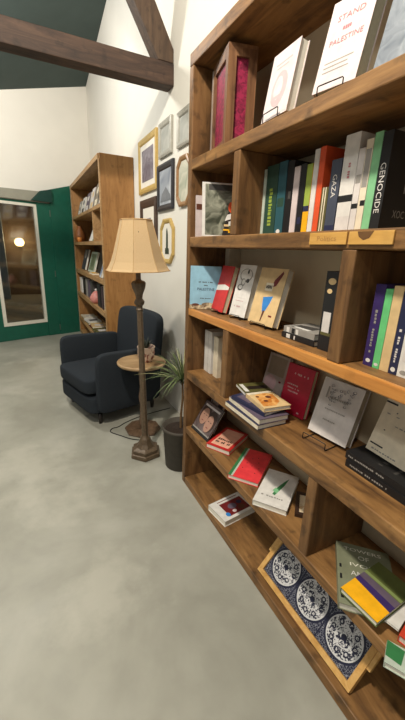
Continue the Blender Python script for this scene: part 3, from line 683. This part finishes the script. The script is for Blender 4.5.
book('dark brown book leaning right of the grey-green print on the far third shelf', (.93, 5.22, f3), 0, 13, .26, .33, .03, DK)
book('pale blue and white book leaning at the right of the far third shelf', (.862, 4.68, f3), -8, 20, .26, .27, .03, K('powder', (190, 200, 214)), [('F','rect',(.2,.1,.8,.5),K('steel', (104, 124, 160)))])
book('dark slate book leaning at the left end of the far third shelf', (.89, 6.42, f3), 0, 15, .36, .33, .03, K('darkslate', (56, 64, 72)), [('F','ell',(.5,.75,.3,.2),GREY)])
book('yellowish book lying flat at the front of the far third shelf', (.835, 5.28, f3+.022), 0, 90, .30, .085, .022, TAN, [('F','rect',(.1,.2,.6,.8),YEL)])
for i, (lb, y, t, h, cv) in enumerate((
    ('white magazine standing at the left end of the far fourth shelf', 6.50, .03, .25, WHITE), ('cream magazine second from left on the far fourth shelf', 6.44, .03, .24, CRM),
    ('pale grey magazine third from left on the far fourth shelf', 6.38, .03, .25, GREYW), ('white slim magazine fourth from left on the far fourth shelf', 6.32, .03, .23, WHITE),
    ('brown-black standing book left of the grey one on the far fourth shelf', 6.02, .16, .27, DK), ('grey standing book on the far fourth shelf', 5.80, .10, .27, GREY),
    ('plum standing book right of the grey one on the far fourth shelf', 5.55, .16, .28, PLUM), ('dark grey standing book left of the pink ornament on the far fourth shelf', 5.30, .14, .28, DGREY),
    ('black wide standing book right of the pink ornament on the far fourth shelf', 4.62, .20, .30, BLACK), ('dark plum standing book second from right on the far fourth shelf', 4.46, .10, .29, K('darkplum', (62, 48, 54))),
    ('white tall standing book at the right end of the far fourth shelf', 4.32, .06, .31, CRM))):
    book(lb, (.865 if i < 8 else .85, y, f4), 90, 0, .18, h, t, cv, group='standing books on the far fourth shelf')
og = thing('ornament', 'small pink rounded ornament among dark books on the far fourth shelf', 'ornament', (.875, 5.06, f4))
bm = bmesh.new(); lathe(bm, [(.05, 0), (.085, .035), (.09, .08), (.06, .13), (.03, .16), (.012, .17)], 16); obj('body', bm, mat('pink_glaze', (206, 134, 126), .4), og)
bm = bmesh.new(); lathe(bm, [(.012, .1702), (.02, .185), (.008, .2)], 10); obj('knob', bm, WHITE, og)
for i, (lb, y, yw, cv, st) in enumerate((
    ('dark magazine lying at the left of the far lowest visible shelf', 6.15, 88, DK, 0), ('cream magazine lying on the dark one at the left of the far lowest shelf', 6.17, 94, CRM, 1),
    ('grey-green magazine lying second from left on the far lowest shelf', 5.75, 86, K('greygreen', (112, 122, 92)), 0), ('white magazine lying on the grey-green one on the far lowest shelf', 5.77, 95, WHITE, 1),
    ('brown magazine lying mid shelf on the far lowest shelf', 5.35, 92, BROWN, 0), ('tan magazine lying on the brown one on the far lowest shelf', 5.37, 87, TAN, 1),
    ('black magazine lying second from right on the far lowest shelf', 4.94, 90, BLACK, 0), ('olive magazine lying on the black one on the far lowest shelf', 4.96, 96, OLIVE, 1),
    ('white magazine lying at the right end of the far lowest shelf', 4.52, 89, WHITE, 0), ('grey magazine on the white one at the right end of the far lowest shelf', 4.54, 94, GREY, 1))):
    book(lb, (.85, y, f5+.0225+.0225*st), yw, 90, .22, .30, .022, cv, [('F','rect',(.2,.2,.8,.6),GREYW if i % 3 else DGREY)], name='magazine', cat='magazine', group='magazines lying on the far lowest shelf')

# ------------------------------------------------------------------ framed pictures on the right wall
def pframe(label, y0, y1, za, zb, fm, wid, picm, matte=None, oct_=0., art=(), tilt=0):
    """frame hung on the wall at x = WX; y0 is the camera side"""
    k_ = 1.026; y0, y1, za, zb = y0*k_, y1*k_, 1.5+(za-1.5)*k_, 1.5+(zb-1.5)*k_
    w = y1-y0; h = zb-za
    o = thing('picture_frame', label, 'picture', (WX-.001, y1, za), group='framed pictures on the white wall')
    o.rotation_euler = (0, 0, -PI/2)      # local x runs toward the camera, local y into the wall, z up
    t = .024
    def ring(ins):
        if oct_:
            c = oct_*min(w, h) - ins*.41
            return [(ins+c, ins), (w-ins-c, ins), (w-ins, ins+c), (w-ins, h-ins-c), (w-ins-c, h-ins), (ins+c, h-ins), (ins, h-ins-c), (ins, ins+c)]
        return [(ins, ins), (w-ins, ins), (w-ins, h-ins), (ins, h-ins)]
    bm = bmesh.new()
    loops = []
    for ins, y in ((0, 0), (0, -t*.8), (wid*.35, -t), (wid*.8, -t*.75), (wid, -t*.45), (wid, 0)):
        loops.append([bm.verts.new((x, y, z)) for x, z in ring(ins)])
    n = len(loops[0])
    for A, B in zip(loops, loops[1:]):
        for k in range(n): bm.faces.new((A[k], A[(k+1) % n], B[(k+1) % n], B[k]))
    obj('moulding', bm, fm, o)
    y = -t*.4
    bm = bmesh.new(); prism(bm, [(x, y, z) for x, z in ring(wid+.0005)], (0, .004, 0)); 
    obj('mat_board' if matte else 'picture', bm, matte or picm, o)
    if matte:
        bm = bmesh.new(); prism(bm, [(x, y-.0022, z) for x, z in ring(wid+matte_w)], (0, .002, 0)); obj('picture', bm, picm, o)
    for nm, pts, m in art:
        bm = bmesh.new(); prism(bm, [(x*w, y-.0036, z*h) for x, z in pts], (0, .0012, 0)); obj(nm, bm, m, o)
    return o
matte_w = .05
GOLD = mat('gold_frame', (196, 166, 98), .4, .1, 40, metallic=.1); SILF = mat('silver_grey_frame', (168, 166, 156), .4, .1, 40, metallic=.1)
BLKF = mat('black_frame', (38, 38, 44), .4); OCTF = mat('brown_gilt_frame', (150, 112, 72), .4, .15, 50); BRNF = mat('dark_walnut_frame', (66, 48, 40), .45, .15, 40)
MATW = mat('white_mat_board', (232, 226, 214), .85, .02)
LAND = blotch('purple_grey_print', (92, 82, 94), (150, 144, 152), 9, .25, 'noise'); PALEP = blotch('pale_grey_print', (150, 152, 146), (190, 190, 182), 7, .3, 'noise')
BLUP = blotch('blue_grey_landscape', (120, 130, 146), (196, 200, 206), 5, .3, 'noise'); SOFT = blotch('soft_green_print', (150, 160, 140), (222, 216, 200), 8, .3, 'noise')
pframe('large gold picture frame with a purple-grey print in a white mat', 3.285, 3.83, 2.03, 2.51, GOLD, .055, LAND, MATW)
pframe('small silver-grey framed picture above the black frame', 2.935, 3.225, 2.25, 2.51, SILF, .045, PALEP)
pframe('silver-grey framed picture nearest the bookcase in the top row', 2.58, 2.815, 2.245, 2.48, SILF, .04, PALEP)
pframe('black framed pale landscape in the middle of the wall', 2.89, 3.27, 1.83, 2.20, BLKF, .05, BLUP, None, 0, [('hill', [(.2,.2),(.85,.2),(.8,.32),(.55,.5),(.3,.36)], mat('grey_hill_print', (120, 124, 130), .6))])
pframe('octagonal brown gilt frame half hidden by the bookcase', 2.56, 2.815, 1.83, 2.18, OCTF, .035, SOFT, None, .24)
matte_w = .10
pframe('dark walnut framed picture just above the lamp shade', 3.30, 3.80, 1.52, 1.97, BRNF, .08, LAND, MATW)
pframe('small octagonal gold frame with a dark green tower picture', 2.875, 3.19, 1.385, 1.76, GOLD, .04, MATW, None, .24, [('tower', [(.36,.22),(.66,.22),(.64,.34),(.58,.36),(.57,.66),(.54,.74),(.50,.80),(.46,.74),(.45,.66),(.44,.36),(.37,.34)], mat('tower_green_print', (44, 58, 42), .6))])

# ------------------------------------------------------------------ armchair
org = Vector((.625, 3.235, 0)); tv = Vector((.268, -.963, 0)).normalized(); fv = Vector((-tv.y, tv.x, 0)) * -1
fv = Vector((-.963, -.268, 0)).normalized()
FAB = mat('charcoal_blue_upholstery', (44, 49, 55), .95, .14, 220, bump=.15, spec=.15)
ac = thing('armchair', 'dark charcoal-blue upholstered armchair with low arms by the white wall', 'armchair', org)
ac.matrix_world = Matrix(((tv.x, fv.x, 0, org.x), (tv.y, fv.y, 0, org.y), (0, 0, 1, 0), (0, 0, 0, 1)))
ac.matrix_world = Matrix(((-tv.x, fv.x, 0, org.x), (-tv.y, fv.y, 0, org.y), (0, 0, 1, 0), (0, 0, 0, 1))) if (tv.cross(fv)).z < 0 else ac.matrix_world
XS = -1 if (tv.cross(fv)).z < 0 else 1      # local +x*XS = camera side
def soft(name, dims, bev, lv=2, fn=None, m=FAB):
    bm = bmesh.new(); add_box(bm, *dims)
    bmesh.ops.subdivide_edges(bm, edges=bm.edges[:], cuts=5, use_grid_fill=True)
    x0, x1, y0, y1, z0, z1_ = dims
    for v in bm.verts:   # round the box off towards its edges
        c = Vector(((x0+x1)/2, (y0+y1)/2, (z0+z1_)/2)); hx, hy, hz = (x1-x0)/2, (y1-y0)/2, (z1_-z0)/2
        q = v.co-c; inner = Vector((max(-hx+bev, min(hx-bev, q.x)), max(-hy+bev, min(hy-bev, q.y)), max(-hz+bev, min(hz-bev, q.z))))
        dlt = q-inner
        if dlt.length > bev: dlt = dlt.normalized()*bev
        v.co = c+inner+dlt
        if fn: v.co = fn(v.co)
    for f in bm.faces: f.smooth = True
    o = obj(name, bm, m, ac)
    md = o.modifiers.new('s', 'SUBSURF'); md.levels = 1; md.render_levels = 2
    return o
soft('base', (-.345, .345, -.36, .345, .10, .275), .03)
soft('seat_cushion', (-.322, .322, -.245, .365, .2765, .437), .045)
def lean_back(v):
    k = max(0, (v.z-.28))/.66; v.y -= .075*k
    v.z += -.022*(abs(v.x)/.36)**3*k; v.x *= 1-.015*k
    return v
soft('backrest', (-.372, .372, -.37, -.25, .278, .945), .05, fn=lean_back)
def arm_fn(sx):
    def f(v):
        k = (v.y+.25)/.49
        v.z -= max(0, (v.z-.30))/.33*(-.02*max(0, k))
        v.x += sx*.012*max(0, (v.z-.3))/.33
        return v
    return f
for sx in (-1, 1):
    a0, a1 = sorted((sx*.325, sx*.42))
    soft('armrest', (a0, a1, -.35, .295, .12, .65), .042, fn=arm_fn(sx))
    for y in (.24, -.31):
        bm = bmesh.new(); lathe(bm, [(.015, 0), (.023, .102)], 12, center=(sx*.30, y, 0)); obj('leg', bm, mat('dark_leg_wood', (30, 22, 18), .4), ac)

# ------------------------------------------------------------------ side table with vase
st = thing('side_table', 'small round wooden pedestal side table behind the floor lamp', 'table', (.785, 2.625, 0))
TOPW = wood('light_table_wood', (150, 120, 84), (172, 142, 104), (188, 160, 122), 'X', .4, 6, .05, .15)
PEDW = wood('brown_pedestal_wood', (78, 60, 46), (104, 82, 64), (124, 102, 82), 'Z', .45)
bm = bmesh.new(); lathe(bm, [(.155, .595), (.188, .600), (.197, .610), (.198, .622), (.190, .628), (.178, .624), (.172, .619), (0.001, .618)], 40, cap=False)
obj('table_top', bm, TOPW, st)
bm = bmesh.new(); lathe(bm, [(.022, .030), (.034, .06), (.028, .11), (.02, .16), (.024, .20), (.018, .23), (.026, .27), (.03, .31), (.024, .36), (.018, .40), (.022, .44), (.026, .50), (.03, .55), (.05, .585), (.05, .5945)], 18)
obj('pedestal', bm, PEDW, st)
bm = bmesh.new(); lathe(bm, [(.150, 0), (.155, .012), (.150, .024), (.10, .030), (0.02, .034)], 8, rot0=PI/8, smooth=False); obj('foot', bm, PEDW, st)
vz = thing('flower_pot', 'small white pot with brown and red blotches on the side table', 'plant pot', (.826, 2.63, .6195))
bm = bmesh.new(); lathe(bm, [(.042, 0), (.064, .03), (.07, .075), (.068, .11), (.074, .125), (.07, .13), (.062, .122), (.058, .10), (.001, .10)], 24, cap=False); obj('pot', bm, blotch('blotched_glaze', (126, 62, 48), (222, 196, 176), 16, .04, 'noise', .35, .44), vz)
def blade(bm, base, tip, w, sag, n=6, mi=0):
    base, tip = Vector(base), Vector(tip); d_ = tip-base; s = d_.cross(Vector((0,0,1))); s = s.normalized() if s.length > 1e-5 else Vector((1,0,0))
    prev = None
    for i in range(n+1):
        t = i/n; p = base+d_*t+Vector((0,0,sag*4*t*(1-t)))
        ww = w*(.5+1.0*t if t < .35 else (1-t)*1.3)*.5+.0003
        cur = (bm.verts.new(p-s*ww), bm.verts.new(p+s*ww+Vector((0,0,ww*.35))))
        if prev: f = bm.faces.new((prev[0], prev[1], cur[1], cur[0])); f.smooth = True; f.material_index = mi
        prev = cur
rg = random.Random(3)
bm = bmesh.new()
for k in range(16):
    a = rg.uniform(0, 2*PI); l = rg.uniform(.05, .11)
    blade(bm, (.01*math.cos(a), .01*math.sin(a), .099), (l*math.cos(a)*.8, l*math.sin(a)*.8, .13+rg.uniform(.0, .07)), .018, .02)
obj('foliage', bm, mat('dark_leaf', (58, 66, 54), .6, .3, 40), vz, recalc=False)

# ------------------------------------------------------------------ floor lamp
fl = thing('floor_lamp', 'tall floor lamp with beige bell shade and bronze carved pole', 'floor lamp', (.692, 2.252, .0028))
fl.rotation_euler = (0, -.022, 0)
BRZ = mat('bronze_carved', (98, 82, 64), .42, .25, 60, metallic=.25)
bm = bmesh.new()
lathe(bm, [(.118, 0), (.121, .012), (.118, .03), (.104, .034), (.104, .058), (.092, .064), (.072, .072)], 6, rot0=R(12), smooth=False)
obj('base', bm, BRZ, fl)
bm = bmesh.new()
lathe(bm, [(.070, .0722), (.052, .10), (.040, .135), (.030, .15), (.0245, .16), (.0235, .40), (.022, .70), (.0205, 1.10), (.027, 1.112), (.022, 1.122), (.021, 1.135), (.034, 1.15), (.036, 1.165), (.022, 1.185), (.026, 1.21), (.045, 1.255), (.050, 1.285), (.040, 1.297), (.022, 1.303), (.017, 1.31), (.017, 1.40)], 8, smooth=False)
obj('pole', bm, BRZ, fl)
bm = bmesh.new()
prof = [(.206, 1.365), (.193, 1.380), (.172, 1.42), (.152, 1.475), (.133, 1.54), (.115, 1.605), (.101, 1.655), (.098, 1.670)]
NS = 8
rings = []
for r, z in prof:
    rings.append([bm.verts.new((r*math.cos(R(-70)+2*PI*k/NS), r*math.sin(R(-70)+2*PI*k/NS), z)) for k in range(NS)])
for A, B in zip(rings, rings[1:]):
    for k in range(NS): bm.faces.new((A[k], A[(k+1) % NS], B[(k+1) % NS], B[k]))
sm = bpy.data.materials.new('linen_shade'); sm.use_nodes = True
N = sm.node_tree.nodes; L = sm.node_tree.links; pb = N['Principled BSDF']; pb.inputs['Roughness'].default_value = .9
wv = N.new('ShaderNodeTexNoise'); wv.inputs['Scale'].default_value = 140; cr = N.new('ShaderNodeValToRGB')
cr.color_ramp.elements[0].color = (*lin((220, 192, 148)), 1); cr.color_ramp.elements[1].color = (*lin((230, 204, 162)), 1)
tc = N.new('ShaderNodeTexCoord'); L.new(tc.outputs['Object'], wv.inputs['Vector']); L.new(wv.outputs['Fac'], cr.inputs['Fac']); L.new(cr.outputs['Color'], pb.inputs['Base Color'])
tl = N.new('ShaderNodeBsdfTranslucent'); L.new(cr.outputs['Color'], tl.inputs['Color']); ms = N.new('ShaderNodeMixShader'); ms.inputs[0].default_value = .3
L.new(pb.outputs[0], ms.inputs[1]); L.new(tl.outputs[0], ms.inputs[2]); L.new(ms.outputs[0], N['Material Output'].inputs[0])
sh = obj('lamp_shade', bm, sm, fl, recalc=True)
sd = sh.modifiers.new('solid', 'SOLIDIFY'); sd.thickness = .002
PIPE = mat('shade_piping', (200, 164, 116), .8)
bm = bmesh.new()
for r, z in (prof[0], prof[-1]): tube(bm, [(r*1.01*math.cos(R(-70)+2*PI*k/NS), r*1.01*math.sin(R(-70)+2*PI*k/NS), z) for k in range(NS)], .003, 6, closed=True)
for k in range(NS): tube(bm, [((r+.0005)*math.cos(R(-70)+2*PI*k/NS), (r+.0005)*math.sin(R(-70)+2*PI*k/NS), z) for r, z in prof], .0018, 5)
obj('piping', bm, PIPE, sh)
bm = bmesh.new()
for k in range(3):
    a = R(20+120*k); tube(bm, [(.016*math.cos(a), .016*math.sin(a), 1.395), (.112*math.cos(a), .112*math.sin(a), 1.60)], .002, 5)
obj('shade_carrier', bm, BRZ, fl)
bm = bmesh.new()
pts = [(.735, 2.44, .004), (.65, 2.50, .004), (.585, 2.585, .004), (.52, 2.68, .004), (.545, 2.735, .004), (.60, 2.745, .004), (.655, 2.785, .004), (.72, 2.82, .004), (.82, 2.86, .004), (.98, 2.90, .004), (1.16, 2.93, .004)]
def smooth_path(P, n=6):
    P = [Vector(p) for p in P]; out_ = []
    for i in range(len(P)-1):
        p0, p1, p2, p3 = P[max(0, i-1)], P[i], P[i+1], P[min(len(P)-1, i+2)]
        for k in range(n):
            t = k/n; out_.append(.5*((2*p1)+(-p0+p2)*t+(2*p0-5*p1+4*p2-p3)*t*t+(-p0+3*p1-3*p2+p3)*t**3))
    return out_+[P[-1]]
tube(bm, smooth_path(pts), .0038, 6)
tag(obj('power_cord', bm, mat('black_cord', (26, 26, 26), .5)), 'black power cord looping over the floor beside the armchair', 'cord')

# ------------------------------------------------------------------ potted plant
pp = thing('potted_plant', 'spiky-leaved plant in a dark grey pot beside the near bookcase', 'plant', (.885, 2.03, 0))
bm = bmesh.new(); lathe(bm, [(.104, 0), (.108, .004), (.126, .29), (.132, .292), (.132, .315), (.124, .315), (.120, .285), (.001, .28)], 32, cap=False)
f = bm.faces.new([bm.verts.new((.104*math.cos(2*PI*k/16), .104*math.sin(2*PI*k/16), .001)) for k in range(16)][::-1])
obj('pot', bm, mat('dark_grey_pot', (72, 66, 58), .7, .12, 30), pp)
bm = bmesh.new(); lathe(bm, [(.118, .2835), (.06, .292), (.001, .294)], 24, cap=False); obj('soil', bm, mat('soil', (46, 34, 26), .95, .4, 90), pp)
bm = bmesh.new(); tube(bm, smooth_path([(0, 0, .29), (.004, .006, .40), (.014, .008, .52), (.012, .012, .64)]), [.009]*7+[.008]*6+[.007]*6, 8); obj('stem', bm, mat('woody_stem', (118, 92, 62), .8, .2, 60), pp)
bm = bmesh.new(); hd = Vector((.012, .012, .64))
for k in range(58):
    a = rg.uniform(0, 2*PI); el = rg.uniform(-.15, 1.35); l = rg.uniform(.20, .33)
    tip = hd + Vector((math.cos(a)*math.cos(el), math.sin(a)*math.cos(el), math.sin(el)*.85))*l
    lim = 1.18-.885
    if tip.x > lim: tip.x = lim
    if tip.y < -.165: tip.y = -.165
    blade(bm, hd+Vector((rg.uniform(-.006,.006), rg.uniform(-.006,.006), rg.uniform(-.03,.02))), tip, .013, .045, 7, 0 if rg.random() > .25 else 1)
blade(bm, hd, (-.30, .10, .70), .010, .03, 7, 1); blade(bm, hd, (-.27, .06, .66), .010, .04, 7, 0)
obj('foliage', bm, [mat('spiky_leaf', (84, 100, 58), .55, .3, 50), mat('pale_leaf', (150, 152, 108), .55, .25, 50)], pp, recalc=False)

# ------------------------------------------------------------------ light
def lamp(name, loc, power, size, col, target=None, typ='AREA', spread=180):
    l = bpy.data.lights.new(name, typ); l.energy = power; l.color = col
    if typ == 'AREA': l.shape = 'DISK'; l.size = size; l.spread = R(spread)
    else: l.shadow_soft_size = size
    o = bpy.data.objects.new(name, l); C.objects.link(o); o.location = loc
    if target is not None: o.rotation_euler = (Vector(target)-Vector(loc)).to_track_quat('-Z', 'Y').to_euler()
    return o
WARM = (1, .90, .76); NEUT = (1, .96, .90)
lamp('ceiling_spot_shelves', (-.50, .75, 3.65), 360, .09, WARM, None, 'POINT')
lamp('ceiling_spot_front', (-1.75, -.8, 3.9), 110, .14, NEUT, None, 'POINT')
lamp('ceiling_spot_back', (-.55, 4.15, 3.45), 132, .14, NEUT, None, 'POINT')
lamp('yard_fill_light', (-.03, 12.2, 1.6), 45, .12, (1, .72, .42), None, 'POINT')  # added fill, brightens the yard behind the door glass
w = bpy.data.worlds.new('world'); S.world = w; w.use_nodes = True
bg = w.node_tree.nodes['Background']; bg.inputs[0].default_value = (1, .95, .88, 1); bg.inputs[1].default_value = .25
S.view_settings.view_transform = 'Standard'; S.view_settings.look = 'None'; S.view_settings.gamma = 1; S.view_settings.exposure = 0; S.view_settings.use_curve_mapping = False
